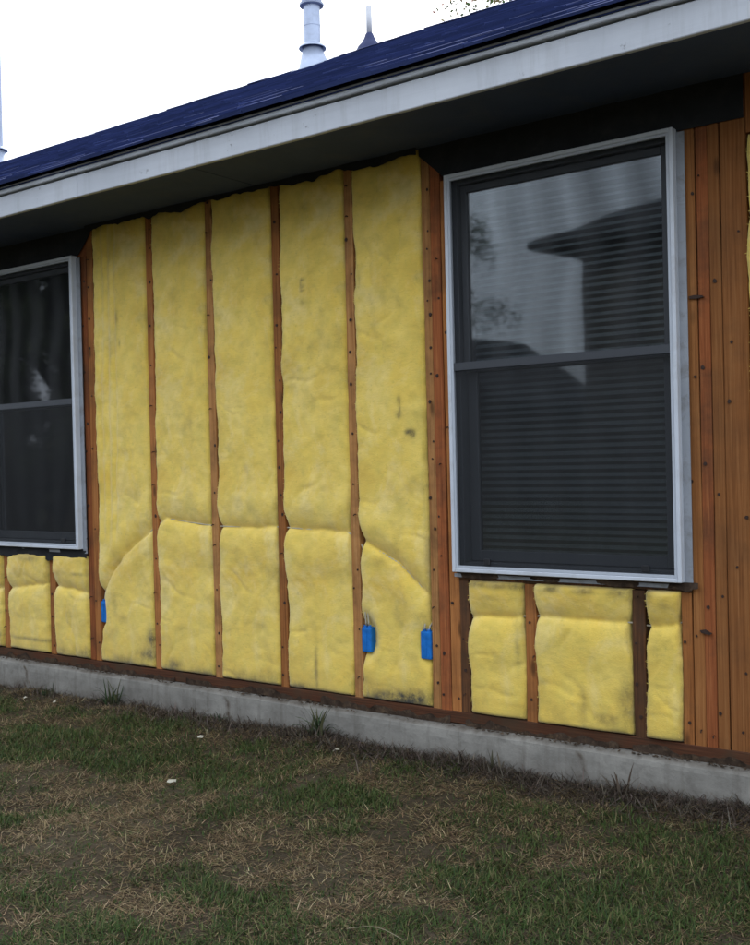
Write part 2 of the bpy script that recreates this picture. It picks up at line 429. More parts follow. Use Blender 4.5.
# lumber -------------------------------------------------------------
def lumber(name, x0, x1, y0, y1, z0, z1, mat, wob=.0015, label=None):
    """a board with eased edges, cut into segments and very slightly uneven"""
    L = max(x1-x0, z1-z0); n = max(2, int(L/.12)); e = .0025
    mb = MB(); vert = (z1-z0) > (x1-x0)
    rng = random.Random(hash((round(x0, 3), round(z0, 3))) & 0xffff)
    ph = rng.random()*6; rings = []
    a0, a1 = (x0, x1) if vert else (z0, z1)
    sec = [(a0+e, y0), (a1-e, y0), (a1, y0+e), (a1, y1), (a0, y1), (a0, y0+e)]
    vs = []
    for i in range(n+1):
        t = i/n; s = (z0+(z1-z0)*t) if vert else (x0+(x1-x0)*t)
        dx = wob*math.sin(ph+t*5)+rng.uniform(-1, 1)*wob*.3; dy = wob*.6*math.sin(ph*2+t*4)
        for (a, y) in sec:
            vs.append((a+dx, y+dy, s) if vert else (s, y+dy, a+dx))
    fs = []
    for i in range(n):
        for k in range(6):
            q = (i*6+k, i*6+(k+1) % 6, (i+1)*6+(k+1) % 6, (i+1)*6+k)
            fs.append(q if vert else q[::-1])
    fs += [tuple(range(5, -1, -1)), tuple(n*6+k for k in range(6))]
    mb.add(vs, fs)
    o = obj(name, mb, mat, house)
    if label: o['label'] = label
    return o

def nails(stud, xc, wd, z0, z1, seed, step=.17, yface=0.0):
    rng = random.Random(seed); mb = MB(); z = z0+rng.uniform(.03, .12)
    while z < z1-.02:
        x = xc+rng.uniform(-.6, .6)*wd*.5; r_ = rng.uniform(.003, .0068)
        kind = rng.random()
        if kind < .8:
            n = 7; pts = [(x+r_*math.cos(2*math.pi*i/n), z+r_*rng.uniform(.8, 1.5)*math.sin(2*math.pi*i/n)) for i in range(n)]
            mb.prism(pts, yface-.0032, yface+.003)
        else:
            mb.tube([(x, yface+.004, z), (x+.002, yface-.012, z+.001), (x+.005, yface-.02, z-.004)], .0022, 5)
        z += step*rng.uniform(.45, 1.4)
    if mb.V:
        o = obj('nail_heads', mb, NAIL, stud, org=(0, 0, 0)); tag(o, kind='stuff')

S = 0.4064
SD = .089                     # stud depth
ZT = 2.30                     # hidden above the soffit
HALF = .021
seed = 1
def stud(xc, z0, z1, mat, half=HALF, label=None, step=.17, y0=0.0):
    global seed
    o = lumber('stud', xc-half, xc+half, y0, SD, z0, z1, mat, label=label)
    seed += 1; nails(o, xc, half*2, z0, z1, seed, step, y0); return o

lumber('sole_plate', -3.62, 1.66, -.004, SD, -.010, .036, W_SOLE, .002, 'dark stained bottom plate lying on the slab').name
# field studs
for k, mat in ((-4, W_STUD), (-3, W_PALE), (-2, W_STUD), (-1, W_PALE)):
    stud(k*S+.004, .0375, ZT, mat)
# posts left of the right window
stud(-.015, .0375, ZT, W_PALE, .019, 'pale stud along the last tall bay', .12)
stud(.0285, .0375, ZT, W_RED, .0225, 'reddish stud beside the right window', .3, -.003)
stud(.0755, .0375, 2.085, W_STUD, .0225, None, .4)
stud(.1205, .0375, .545, W_OLD, .021, 'weathered short stud below the corner of the right window', .2)
# cripples under the right window
stud(.4064, .0375, .545, W_STUD, .022, None, .12); stud(.828, .0375, .545, W_OLD, .023, 'dark mouldy short stud under the right window', .15)
stud(.998, .0375, .545, W_STUD, .018, None, .25)
# packed corner right of the window
stud(1.0375, .0375, 2.085, W_CORNER, .0185, None, .5, -.002); stud(1.0775, .0375, 2.085, W_RED, .0195, None, .6)
stud(1.1175, .0375, 2.085, W_CORNER, .0185, None, .5, -.0025)
stud(1.180, .0375, 2.085, W_CORNER, .042, 'wide orange brown board at the right edge', .33, .001)
stud(1.2440, 2.035, ZT, W_STUD, .0195, None, .2, -.002)
stud(1.612, .0375, ZT, W_PALE)
# left window posts
stud(-2.066, .0375, ZT, W_STUD, .022, 'orange stud beside the left window', .3, -.001); stud(-2.1125, .0375, 2.085, W_RED, .0215, None, .3)
stud(-2.434, .0375, .56, W_STUD, .023, None, .12); stud(-2.841, .0375, .56, W_STUD, .023, None, .14)
stud(-3.0985, .0375, 2.085, W_STUD); stud(-3.143, .0375, ZT, W_RED); stud(-3.60, .0375, ZT, W_PALE)

# headers and rough sills
lumber('window_header', .100, 1.2240, .004, SD, 2.0875, 2.34, W_RED)
lumber('window_header', -3.120, -2.0895, .004, SD, 2.0875, 2.34, W_RED)
lumber('rough_sill', .100, 1.018, .003, SD, .547, .574, W_OLD); lumber('rough_sill', -3.075, -2.136, .003, SD, .562, .592, W_OLD)

def ragged(x0, x1, z0, z1, amp, seed, cut=None, side='bottom', n=60, y=-.006, fine=1.0):
    """sheet of torn felt paper"""
    nz_ = NZ(seed); top = []; bot = []
    for i in range(n+1):
        x = x0+(x1-x0)*i/n
        t = amp*(float(nz_.f(x*14*fine, 2.2, 3))-.5)*2
        zb = z0+t
        if cut: zb = max(zb, cut(x))
        bot.append((x, zb)); top.append((x, z1))
    vs = []; fs = []
    for (x, zb), (_, zt) in zip(bot, top):
        yo = y+.003*math.sin(x*23)
        for q in range(4):
            z = zb+(zt-zb)*q/3; vs += [(x, yo+.001*math.sin(z*50+x*9), z)]
    for i in range(n):
        for q in range(3): a = i*4+q; fs.append((a, a+4, a+5, a+1))
    m = bpy.data.meshes.new('felt_paper'); m.from_pydata(vs, [], fs)
    return m
def felt(m, label, mat=None):
    o = obj('felt_paper', m, mat or FELT, house); o['label'] = label
    s = o.modifiers.new('solid', 'SOLIDIFY'); s.thickness = .0015; s.offset = 0; return o
felt(ragged(-.035, 1.222, 2.083, 2.226, .004, 5, lambda x: 2.195-(x+.035)*.9 if x < .09 else 0, y=-.009), 'black felt paper over the header of the right window')
felt(ragged(-3.13, -2.045, 2.085, 2.226, .004, 6, lambda x: 2.09+(x+2.145)*1.0 if x > -2.145 else 0, y=-.009), 'black felt paper over the header of the left window')
felt(ragged(-2.05, -.03, 2.196, 2.2235, .022, 41, y=-.036, n=160), 'ragged black felt edge hanging below the soffit over the tall bays')
felt(ragged(-3.07, -2.13, .545, .597, .026, 8, y=-.016), 'torn black felt paper hanging under the left window')
felt(ragged(.098, 1.045, .560, .582, .016, 9, y=-.014, fine=2, n=120), 'rotten dark brown strip under the right window', ROT)
for i, (a, b) in enumerate(((-3.1, -2.3), (-2.24, -1.5), (-1.42, -.66), (-.60, .05), (.12, .75), (.80, 1.24))):
    felt(ragged(a, b, .010, -.0115, .024, 60+i, y=-.010, fine=1.5, n=90), 'rotten remains of sheathing clinging to the bottom plate', ROT)

# interior lining so that the rooms stay dark
mb = MB(); YI = .0905
for (a, b, z0, z1) in ((HX0, -3.05, 0, 2.44), (-3.05, -2.15, 0, .60), (-3.05, -2.15, 2.09, 2.44), (-2.15, .10, 0, 2.44), (.10, .99, 0, .58), (.10, .99, 2.09, 2.44), (.99, HX1, 0, 2.44)):
    mb.box(a, b, YI, YI+.0125, z0-.011, z1)
obj('gypsum_board', mb, GYP, house)
mb = MB(); mb.box(HX0, HX1, YB-.1, YB, -.011, 2.44); mb.box(HX0, HX0+.1, .104, YB-.101, -.011, 2.44); mb.box(HX1-.1, HX1, .104, YB-.101, -.011, 2.44)
obj('rear_and_end_walls', mb, SIDING, house)
obj('ceiling', MB().box(HX0+.12, HX1-.12, .12, YB-.12, 2.442, 2.455), INT, house)
mb = MB(); mb.box(-3.9, 2.0, 3.2, 3.3, -.0105, 2.44)
obj('interior_partition', mb, INT, house)
obj('interior_floor', MB().box(HX0+.12, HX1-.12, .32, YB-.12, -.010, .004), CARPET, house)
# lap siding that still clads the wall to both sides of the stripped stretch
def siding(x0, x1):
    sh = obj('sheathing', MB().box(x0, x1, 0, .0895, -.010, 2.30), GYP, house)
    z = -.03; first = None
    while z < 2.2:
        mb = MB(); zt = min(z+.19, 2.215)
        mb.add([(x0, -.026, z), (x1, -.026, z), (x1, -.002, z), (x0, -.002, z), (x0, -.012, zt), (x1, -.012, zt), (x1, -.002, zt), (x0, -.002, zt)],
               [(0, 3, 2, 1), (4, 5, 6, 7), (0, 1, 5, 4), (1, 2, 6, 5), (2, 3, 7, 6), (3, 0, 4, 7)])
        obj('siding_board', mb, SIDING, house); z += .178
siding(HX0, -3.64); siding(1.66, HX1)

# ------------------------------------------------------------------ eave and roof
EY, EZ, PITCH = -.54, 2.328, .505
RY = 3.16; RZ = EZ+PITCH*(RY-EY)
# soffit panels
sx = [HX0-.4, -8.2, -5.76, -3.33, -.885, 1.43, 3.4, HX1+.4]
for a, b in zip(sx[:-1], sx[1:]):
    obj('soffit_panel', MB().box(a+.002, b-.002, -.482, -.001, 2.224+random.uniform(0, .0015), 2.236), SOFFIT, house, bevel=.001)
mb = MB(); mb.box(HX0-.4, HX1+.4, -.482, .06, 2.2385, 2.256)
obj('soffit_backing', mb, SOFFIT, house)
def long_board(name, y0, y1, z0, z1, mat, seed, amp=.003, joints=(-6.4, -1.5, 2.9), label=None):
    nz_ = NZ(seed); ends = [HX0-.4]+list(joints)+[HX1+.4]
    for a, b in zip(ends[:-1], ends[1:]):
        n = int((b-a)/.08); mb = MB(); vs = []; fs = []
        for i in range(n+1):
            x = a+.001+(b-a-.002)*i/n
            d = amp*(float(nz_.f(x*2.1+60, 1.5, 3))-.5)*2; e = amp*(float(nz_.f(x*5+60, 7.5, 3))-.5)*2
            for (y, z) in ((y0+.002, z0), (y0, z0+.003), (y0, z1-.003), (y0+.002, z1), (y1, z1), (y1, z0)):
                vs.append((x, y+d*.5, z+(d if z > (z0+z1)/2 else e*.5)))
        for i in range(n):
            for k in range(6): fs.append((i*6+k, (i+1)*6+k, (i+1)*6+(k+1) % 6, i*6+(k+1) % 6))
        fs += [tuple(range(6)), tuple(n*6+k for k in range(5, -1, -1))]
        mb.add(vs, fs); o = obj(name, mb, mat, house)
        if label: o['label'] = label
long_board('fascia_board', -.502, -.484, 2.193, 2.287, FASCIA, 31, .0022)
long_board('fascia_trim', -.517, -.485, 2.294, 2.312, FASCIA, 32, .004)
long_board('drip_edge', -.526, -.485, 2.3145, 2.321, FIN, 33, .003)
# decking and gables
mb = MB()
poly = [(EY+.02, EZ-.018), (RY, RZ-.018), (2*RY-EY-.02, EZ-.018), (2*RY-EY-.02, EZ-.006), (RY, RZ-.005), (EY+.02, EZ-.006)]
n = len(poly); xa, xb = HX0-.4, HX1+.4
mb.add([(xa, y, z) for y, z in poly]+[(xb, y, z) for y, z in poly],
       [tuple(range(n)), tuple(range(2*n-1, n-1, -1))]+[(i, i+n, (i+1) % n+n, (i+1) % n) for i in range(n)])
roof = obj('roof', mb, SHINGLE, house)
roof['label'] = 'dark blue asphalt shingle roof'
for x in (HX0+.03, HX1-.05):
    mb = MB(); mb.add([(x, 0, 2.44), (x, YB, 2.44), (x, YB, 2.46), (x, RY, RZ-.03), (x, 0, 2.58), (x+.02, 0, 2.44), (x+.02, YB, 2.44), (x+.02, YB, 2.46), (x+.02, RY, RZ-.03), (x+.02, 0, 2.58)],
           [(0, 1, 2, 3, 4), (9, 8, 7, 6, 5), (0, 4, 9, 5), (4, 3, 8, 9), (3, 2, 7, 8), (1, 6, 7, 2), (0, 5, 6, 1)])
    obj('gable_wall', mb, SIDING, house)
# shingle tabs, course by course (too fine to tell apart here)
rng = random.Random(5); mb = MB()
sl = Vector((0, 1, PITCH)).normalized(); nn = Vector((0, -PITCH, 1)).normalized()
Ls = (RY-EY)*math.sqrt(1+PITCH**2)
def tab(x0, x1, s0, s1, h0, h1, back):
    def p(x, s, h):
        v = Vector((0, EY, EZ))+sl*s+nn*h
        return (x, 2*RY-v.y if back else v.y, v.z)
    vs = [p(x0, s0, h0), p(x1, s0, h0), p(x1, s1, h1), p(x0, s1, h1), p(x0, s0, 0), p(x1, s0, 0)]
    fs = [(0, 1, 2, 3), (4, 5, 1, 0), (0, 3, 4), (1, 5, 2)]
    mb.add(vs, [f[::-1] for f in fs] if back else fs)
for back in (False, True):
    c = 0; s = -.012
    while s < Ls-.06:
        x = HX0-.42-rng.random()*.3
        while x < HX1+.42:
            wd = .305*rng.choice([.5, .8, 1, 1.2]) if not back else .9
            th = rng.uniform(.008, .015)
            tab(max(x, HX0-.42)+.002, min(x+wd, HX1+.42), s+rng.uniform(-.006, .004), min(s+.19, Ls-.01), th, .003, back)
            x += wd
        s += .143 if not back else .286
o = obj('shingles', mb, SHINGLE, roof, org=(0, 0, 0)); tag(o, kind='stuff')
mb = MB(); x = HX0-.42
while x < HX1+.4:
    h = rng.uniform(.012, .022)
    for sgn in (1, -1):
        a = (x, RY, RZ+h); b = (x+.26, RY, RZ+h-.004); c = (x+.26, RY-sgn*.15, RZ-.075+h-.004); d = (x, RY-sgn*.15, RZ-.075+h)
        mb.add([a, b, c, d], [(0, 1, 2, 3) if sgn < 0 else (3, 2, 1, 0)])
    x += .2
o = obj('ridge_caps', mb, SHINGLE, roof, org=(0, 0, 0)); tag(o, kind='stuff')

# roof vents ---------------------------------------------------------
def roof_z(y): return EZ+PITCH*(y-EY) if y < RY else RZ-PITCH*(y-RY)
def flue(x, y, rp, rb, zc, ztop, label):
    zb = roof_z(y)
    e = empty('flue_vent', (x, y, zb), label, 'flue', 'metal flues on the roof')
    mb = MB(); n = 24
    # skirt cone whose foot follows the roof slope
    vs = []; fs = []
    for q, (r_, zz) in enumerate(((rb*1.06, 0), (rb, .012), (rp*1.12, 1.0), (rp*1.02, 1.0))):
        for k in range(n):
            t = 2*math.pi*k/n; px, py = x+r_*math.cos(t), y+r_*math.sin(t)
            zr = roof_z(py)+.012
            vs.append((px, py, zr+zz if q < 2 else zc))
    for q in range(3):
        for k in range(n): fs.append((q*n+k, q*n+(k+1) % n, (q+1)*n+(k+1) % n, (q+1)*n+k))
    mb.add(vs, fs); obj('flashing_cone', mb, GALV, e, smooth=True)
    a = [(px, py, roof_z(py)+.016) for px, py in ((x-rb*1.12, y-rb*1.15), (x+rb*1.12, y-rb*1.15), (x+rb*1.12, min(y+rb*1.1, RY-.01) if y < RY else y+rb*1.1), (x-rb*1.12, min(y+rb*1.1, RY-.01) if y < RY else y+rb*1.1))]
    obj('base_plate', MB().add(a+[(p[0], p[1], p[2]-.006) for p in a], [(0, 1, 2, 3), (7, 6, 5, 4), (0, 4, 5, 1), (1, 5, 6, 2), (2, 6, 7, 3), (3, 7, 4, 0)]), GALV, e)
    obj('storm_collar', MB().lathe([(rp*1.02, .02), (rp*1.15, .022), (rp*1.62, -.004), (rp*1.66, -.014), (rp*1.55, -.012), (rp*1.02, .004)], (x, y, zc), n), GALV, e, smooth=False)
    pb = MB().lathe([(rp, zb+.05-zb), (rp, ztop-zb-.16), (rp*1.03, ztop-zb-.158), (rp*1.03, ztop-zb-.14), (rp, ztop-zb-.138), (rp, ztop-zb)], (x, y, zb), n)
    obj('pipe', pb, GALV, e)
    obj('vent_cap', MB().lathe([(rp*1.0, -.005), (rp*1.45, 0), (rp*1.5, .012), (rp*1.25, .03), (rp*1.25, .075), (rp*1.75, .08), (rp*1.75, .09), (rp*.9, .14), (rp*.15, .155)], (x, y, ztop), n), GALV, e)
    return e
flue(-2.975, 2.90, .064, .108, 4.212, 4.525, 'grey metal flue with storm collar near the ridge, above the tall yellow bays')
flue(-7.68, 3.28, .074, .19, 4.42, 6.5, 'grey metal flue cut off by the left edge of the picture')
px, py = -2.71, 3.28; zb = roof_z(py)
e = empty('plumbing_vent', (px, py, zb), 'thin pale pipe in a dark blue boot on the roof ridge', 'vent pipe')
obj('boot', MB().lathe([(.13, -.02), (.118, .07), (.095, .12), (.066, .15), (.043, .19), (.03, .225), (.025, .23)], (px, py, zb+.0), 18), LEAD, e, smooth=True)
obj('pipe', MB().lathe([(.023, .20), (.023, .435), (.018, .435), (.018, .41)], (px, py, zb), 14), PVC, e, smooth=True)

# ------------------------------------------------------------------ windows
def window(x0, x1, z0, z1, zr, label, blabel):
    org = Vector((x0, 0, z0))
    mb = MB()
    # outer frame: front lip, deeper body, nailing fin
    mb.frame(x0, x1, z0, z1, .0145, -.046, -.010)
    win = obj('window', mb, VINYL, house, org=org, bevel=.002)
    win['label'] = label
    obj('window_track', MB().frame(x0+.002, x1-.002, z0+.002, z1-.002, .034, -.0095, .070), SASH, win, org=org, bevel=.001)
    fin = MB(); t = .028
    fin.box(x0-.010, x0, -.0135, -.0115, z0, z1); fin.box(x1, x1+t, -.0165, -.0125, z0-.008, z1-.012)
    fin.box(x0-.010, x1+t, -.0145, -.012, z0-.022, z0-.0085)
    obj('nailing_fin', fin, FIN, win, org=org)
    a, b = x0+.0385, x1-.0385
    # upper sash (outer track), lower sash (inner track)
    us = obj('upper_sash', MB().frame(a, b, zr-.018, z1-.0385, .026, .012, .034), SASH, win, org=org, bevel=.0015)
    ls = obj('lower_sash', MB().frame(a, b, z0+.0385, zr+.022, .040, .036, .060), SASH, win, org=org, bevel=.0015)
    obj('glass_pane', MB().box(a+.0255, b-.0255, .021, .025, zr+.0075, z1-.064), GLASS, win, org=org)
    obj('glass_pane', MB().box(a+.0395, b-.0395, .046, .050, z0+.078, zr-.0175), GLASS, win, org=org)
    # full insect screen
    sc = MB().frame(x0+.0148, x1-.0148, z0+.0148, z1-.0148, .0100, -.0435, -.0315)
    obj('screen_frame', sc, SCRFRAME, win, org=org, bevel=.001)
    obj('screen_crossbar', MB().box(x0+.0252, x1-.0252, -.0425, -.0335, zr-.016, zr+.014), BAR, win, org=org, bevel=.001)
    ms = MB(); nx, nzz = 14, 20; A, B = x0+.0240, x1-.0240
    for (za, zb_) in ((z0+.0240, zr-.015), (zr+.013, z1-.0240)):
        vs = [(A+(B-A)*i/nx, -.0375+.0016*math.sin(i*1.3+q*.7)*math.sin(math.pi*i/nx), za+(zb_-za)*q/nzz) for i in range(nx+1) for q in range(nzz+1)]
        fs = [(i*(nzz+1)+q, (i+1)*(nzz+1)+q, (i+1)*(nzz+1)+q+1, i*(nzz+1)+q+1) for i in range(nx) for q in range(nzz)]
        mm = MB().add(vs, fs)
        obj('insect_mesh', mm, MESH if za > zr else MESH2, win, org=org, smooth=True)
    for fx in (.17, .86):
        xx = x0+(x1-x0)*fx
        obj('lift_tab', MB().box(xx-.014, xx+.014, -.047, -.036, z0+.031, z0+.055), BLACKP, win, org=org, bevel=.003)
    # mini blind in the room
    bl = empty('window_blind', (x0+.03, .085, z0+.03), blabel, 'blind')
    c0, c1 = x0+.05, x1-.05
    obj('head_rail', MB().box(c0, c1, .072, .098, z1-.062, z1-.036), BLIND, bl, bevel=.002)
    obj('bottom_rail', MB().box(c0, c1, .075, .094, z0+.050, z0+.060), BLIND, bl, bevel=.002)
    n = int((z1-.075-z0-.07)/.0262)
    vs = []; fs = []
    for i in range(5):
        t = i/4-.5
        for x in (c0, c1): vs.append((x-c0, .012*t*1.1+.003*(1-4*t*t)*-.5, .0125*t*1.1))
    for i in range(4): fs.append((2*i, 2*i+1, 2*i+3, 2*i+2))
    sm = bpy.data.meshes.new('slat'); sm.from_pydata(vs, [], fs); sm.materials.append(BLIND)
    for q in range(n):
        o = bpy.data.objects.new('slat', sm); COL.objects.link(o); o.parent = bl
        o.location = Vector((c0, .085, z0+.075+q*.0262+random.uniform(-.001, .001)))-bl.location
        o.rotation_euler = (random.uniform(-.04, .04), random.uniform(-.002, .002), 0)
    return win
window(.098, 1.000, .582, 2.090, 1.362, 'large right hand window with a white frame and dark screen', 'horizontal mini blind behind the right hand window')
window(-3.052, -2.150, .600, 2.090, 1.355, 'left hand window cut by the picture edge, white frame', 'horizontal mini blind behind the left hand window')

# ------------------------------------------------------------------ insulation
def crease_main(x):
    px_ = [-2.05, -2.0, -1.93, -1.85, -1.64, -1.55, -1.40, -1.217, -.83, -.43, -.37, -.18, -.02]
    pz_ = [.36, .405, .50, .58, .715, .762, .745, .728, .732, .715, .69, .593, .455]
    return np.interp(x, px_, pz_)
def batt(x0, x1, z0, z1, label, crease=None, cdepth=.055, folds=0, stains=(), boxes=(), bulge=.024, seed=0, over=.0005, group='insulation between the studs', dx=.0075, gapR=0.0):
    nz_ = NZ(100+seed); nz2 = NZ(300+seed)
    nx = max(24, int((x1-x0)/dx)); nzn = max(24, int((z1-z0)/dx))
    u = np.linspace(0, 1, nx+1); zz = np.linspace(z0, z1, nzn+1)
    Z, Uu_ = np.meshgrid(zz, u, indexing='ij')
    xm = (x0+x1)/2
    eL = (nz_.f(zz*5, 0*zz+.5, 3)-.55)*.030+over*.5+(nz2.f(zz*42, 0*zz+4.5, 2)-.5)*.006
    eR = (nz_.f(zz*5, 0*zz+9.5, 3)-.5)*.026+over+(nz2.f(zz*42, 0*zz+7.5, 2)-.5)*.006
    if crease is not None:
        eL -= .008*np.exp(-((zz-crease(x0))/.05)**2); eR -= .006*np.exp(-((zz-crease(x1))/.05)**2)
    XL = x0-np.minimum(eL, .010); XR = x1+np.minimum(eR, .011)-gapR
    X = XL[:, None]+(XR-XL)[:, None]*Uu_
    d = np.minimum(X-XL[:, None], XR[:, None]-X); t = np.clip(d/.015, 0, 1); rx = np.sqrt(np.clip(1-(1-t)**2, 0, 1))
    dz = np.minimum(Z-z0, z1-Z); t = np.clip(dz/.016, 0, 1); rz = np.sqrt(np.clip(1-(1-t)**2, 0, 1))
    big = bulge*(.55+.9*nz_.f(X*3.2+20, Z*2.4+20, 3))
    big = big*(.75+.25*np.sin(np.pi*Uu_))
    rc = np.ones_like(X)
    if crease is not None:
        s = Z-crease(X)+(nz2.f(X*16, Z*0+3, 2)-.5)*.012
        up = 1-np.exp(-np.clip(s, 0, 9)/.026); dn = 1-np.exp(-np.clip(-s, 0, 9)/.014)
        rc = np.where(s > 0, up, dn)
        big = big+.010*np.exp(-((s-.10)/.07)**2)+.008*np.exp(-((s+.09)/.07)**2)
    yfr = -big
    y_edge = .016
    y = y_edge+(yfr-y_edge)*rx*rz
    y = y+(cdepth)*(1-rc)
    y = y-(nz2.f(X*28, Z*28, 3)-.5)*.005-(nz2.f(X*9+5, Z*7, 2)-.5)*.010
    rg = random.Random(seed*13+5)
    for _ in range(int(14*(z1-z0)/2.2)+4):
        cx_, cz_ = rg.uniform(x0, x1), rg.uniform(z0, z1); an = rg.choice([rg.uniform(-.4, .4), rg.uniform(1.2, 1.9), rg.uniform(0, 3.1)]); ln = rg.uniform(.03, .13)
        p_ = (X-cx_)*math.cos(an)+(Z-cz_)*math.sin(an); q_ = -(X-cx_)*math.sin(an)+(Z-cz_)*math.cos(an)+.012*np.sin(p_*30)
        y = y+rg.uniform(.0015, .005)*np.exp(-(q_/rg.uniform(.006, .012))**2)*np.exp(-(p_/ln)**2)
    y = y+.007*np.abs(nz_.f(X*7+3, Z*6+8, 3)-.5)*2
    if folds:
        for c, wd, am in ((x0+.10, .016, .012), (x0+.155, .012, .009), (x0+.055, .014, .008)):
            q = X-(c+.02*(nz2.f(Z*2.2, Z*0+c*9, 2)-.5)+.012*(Z-1))
            y += folds*am*np.exp(-(q/wd)**2)*np.clip((Z-.55)/.25, 0, 1)
    for (bx, bz, rx_, rz_, dep) in boxes:
        q = ((X-bx)/rx_)**2+((Z-bz)/rz_)**2
        y += dep*np.exp(-q**1.5)
    st = np.zeros_like(X)
    for (sx_, sz_, a, b, k) in stains:
        st += k*np.exp(-((X-sx_)/a)**2-((Z-sz_)/b)**2)
    # grime in patches, along the foot and studs; tall batts darken towards the top
    st += .9*np.clip(nz2.f(X*11+60, Z*11, 4)-.60, 0, 1)
    st += .5*np.exp(-((z1-Z)/.12))*nz2.f(X*9, Z*9, 3) if z1 > 1 else 0
    st += .75*np.exp(-((Z-z0)/.035))*nz_.f(X*12, Z*5, 2)+.38*np.exp(-d/.012)*nz2.f(X*3, Z*10, 3)
    n = nx+1; k = nzn+1
    V = np.stack([X, y, Z], -1).reshape(-1, 3)
    idx = np.arange(n*k).reshape(k, n)
    F = np.stack([idx[:-1, :-1], idx[:-1, 1:], idx[1:, 1:], idx[1:, :-1]], -1).reshape(-1, 4).tolist()
    # sides and back
    border = list(idx[0, :])+list(idx[1:, -1])+list(idx[-1, -2::-1])+list(idx[-2:0:-1, 0])
    bv = V[border].copy(); bv[:, 1] = .086
    bv[:, 0] = np.clip(bv[:, 0], x0+.001, x1-.001)
    b0 = len(V); V = np.concatenate([V, bv]); L = len(border)
    for i in range(L): F.append((border[i], b0+i, b0+(i+1) % L, border[(i+1) % L]))
    F.append(tuple(b0+i for i in range(L)))
    ST = np.concatenate([np.clip(st, 0, 1).reshape(-1), np.zeros(L)]).astype(np.float32)
    org = Vector((xm, 0, z0))
    m = bpy.data.meshes.new('insulation_batt'); m.from_pydata((V-np.array(org)).tolist(), [], F)
    m.attributes.new('stain', 'FLOAT', 'POINT').data.foreach_set('value', ST)
    o = obj('insulation_batt', m, BATT, None, org=org, smooth=True)
    # loose fibres teased out along the edges
    fb = MB(); rg = random.Random(seed+900)
    for _ in range(int(260*(z1-z0))):
        j = rg.randrange(2, nzn-1); side = rg.choice((-1, 1)); i = rg.choice((1, 2, 3)); i = i if side < 0 else nx-i
        p0 = Vector(V[idx[j, i]]); ln = rg.uniform(.003, .009); a = rg.gauss(0, .7)
        dv = Vector((side*math.cos(a), -rg.uniform(.1, .6), math.sin(a))).normalized(); wv = Vector((-math.sin(a), 0, side*math.cos(a)))*rg.uniform(.0004, .0009)
        p1 = p0+dv*ln*.6; p2 = p1+(dv+Vector((0, .5, rg.uniform(-.7, .3)))).normalized()*ln*.5
        fb.add([p0-wv, p0+wv, p1+wv*.8, p1-wv*.8, p2], [(0, 1, 2, 3), (3, 2, 4)])
    f_ = obj('loose_fibres', fb, FIBRE, o, org=org); tag(f_, kind='stuff')
    return tag(o, label, 'insulation', group)
H = HALF
zb0 = .037
batt(-2.044, -4*S+.004-H, zb0, ZT, 'tall yellow batt beside the left window, wrinkled and cut by a diagonal crease', crease_main, .025, 1.0,
     [(-1.66, .18, .035, .05, .9), (-1.68, .10, .10, .03, .7), (-1.86, .055, .09, .025, .6), (-1.86, 1.75, .012, .04, .5), (-1.84, 1.62, .008, .02, .5), (-1.92, .34, .02, .05, .3)],
     [(-2.035, .30, .035, .085, .05)], .012, 1, .002)
batt(-4*S+.004+H, -3*S+.004-H, zb0, ZT, 'tall yellow batt in the second bay from the left window', crease_main, .025, 0,
     [(-1.50, .07, .06, .03, .6), (-1.32, .05, .08, .02, .5), (-1.45, .24, .03, .02, .25)], (), .012, 2)
batt(-3*S+.004+H, -2*S+.004-H, zb0, ZT, 'tall yellow batt in the middle bay between the windows', crease_main, .025, 0,
     [(-1.0, .06, .12, .03, .5), (-.95, .3, .05, .02, .25)], (), .012, 3)
batt(-2*S+.004+H, -1*S+.004-H, zb0, ZT, 'tall yellow batt with a small smudged mark high up, fourth bay from the left window', crease_main, .025, 0,
     [(-.652, 1.79, .012, .006, .8), (-.660, 1.765, .005, .022, .8), (-.650, 1.762, .009, .005, .7), (-.650, 1.745, .010, .005, .6), (-.655, 1.695, .012, .012, .5), (-.62, 1.5, .01, .01, .3), (-.62, .14, .010, .09, .65), (-.7, .05, .1, .02, .5)], (), .012, 4)
batt(-1*S+.004+H, -.034, zb0, ZT, 'tall yellow batt with two blue boxes, next to the right window', crease_main, .027, 0,
     [(-.18, .06, .10, .035, .95), (-.10, .075, .05, .03, .7), (-.30, .05, .06, .03, .5), (-.115, 1.123, .022, .013, 1.0), (-.098, 1.112, .011, .014, .9), (-.16, 1.252, .010, .016, .85), (-.162, 1.192, .011, .016, .85), (-.155, 1.215, .006, .02, .5), (-.135, 1.962, .010, .012, .35), (-.345, 1.75, .006, .02, .4), (-.28, .60, .05, .025, .35), (-.05, 1.0, .008, .3, .2)],
     [(-.355, .29, .05, .085, .045), (-.045, .29, .045, .085, .040)], .012, 5)
cr = lambda x: np.interp(x, [.1, .38, .45, .80, .87, 1.0], [.402, .420, .428, .428, .418, .442])
under = dict(crease=cr, cdepth=.026, bulge=.018, group='short insulation batts below the windows')
topst = lambda a, b: [(a+(b-a)*f, .535, .04, .014, .8) for f in (.2, .55, .9)]
batt(.1425, .3844, zb0, .552, 'short yellow batt under the right window, leftmost of three', stains=topst(.142, .384)+[(.36, .30, .012, .08, .35)], seed=6, **under)
batt(.4284, .805, zb0, .552, 'short wide yellow batt under the middle of the right window', stains=topst(.43, .80)+[(.78, .17, .03, .07, .6), (.62, .12, .015, .07, .45), (.70, .09, .05, .02, .5)], seed=7, **under)
batt(.851, .980, zb0, .552, 'narrow yellow batt under the right window, by the packed corner studs', stains=[(.87, .53, .02, .03, .7), (.93, .50, .03, .02, .4)], seed=8, **under)
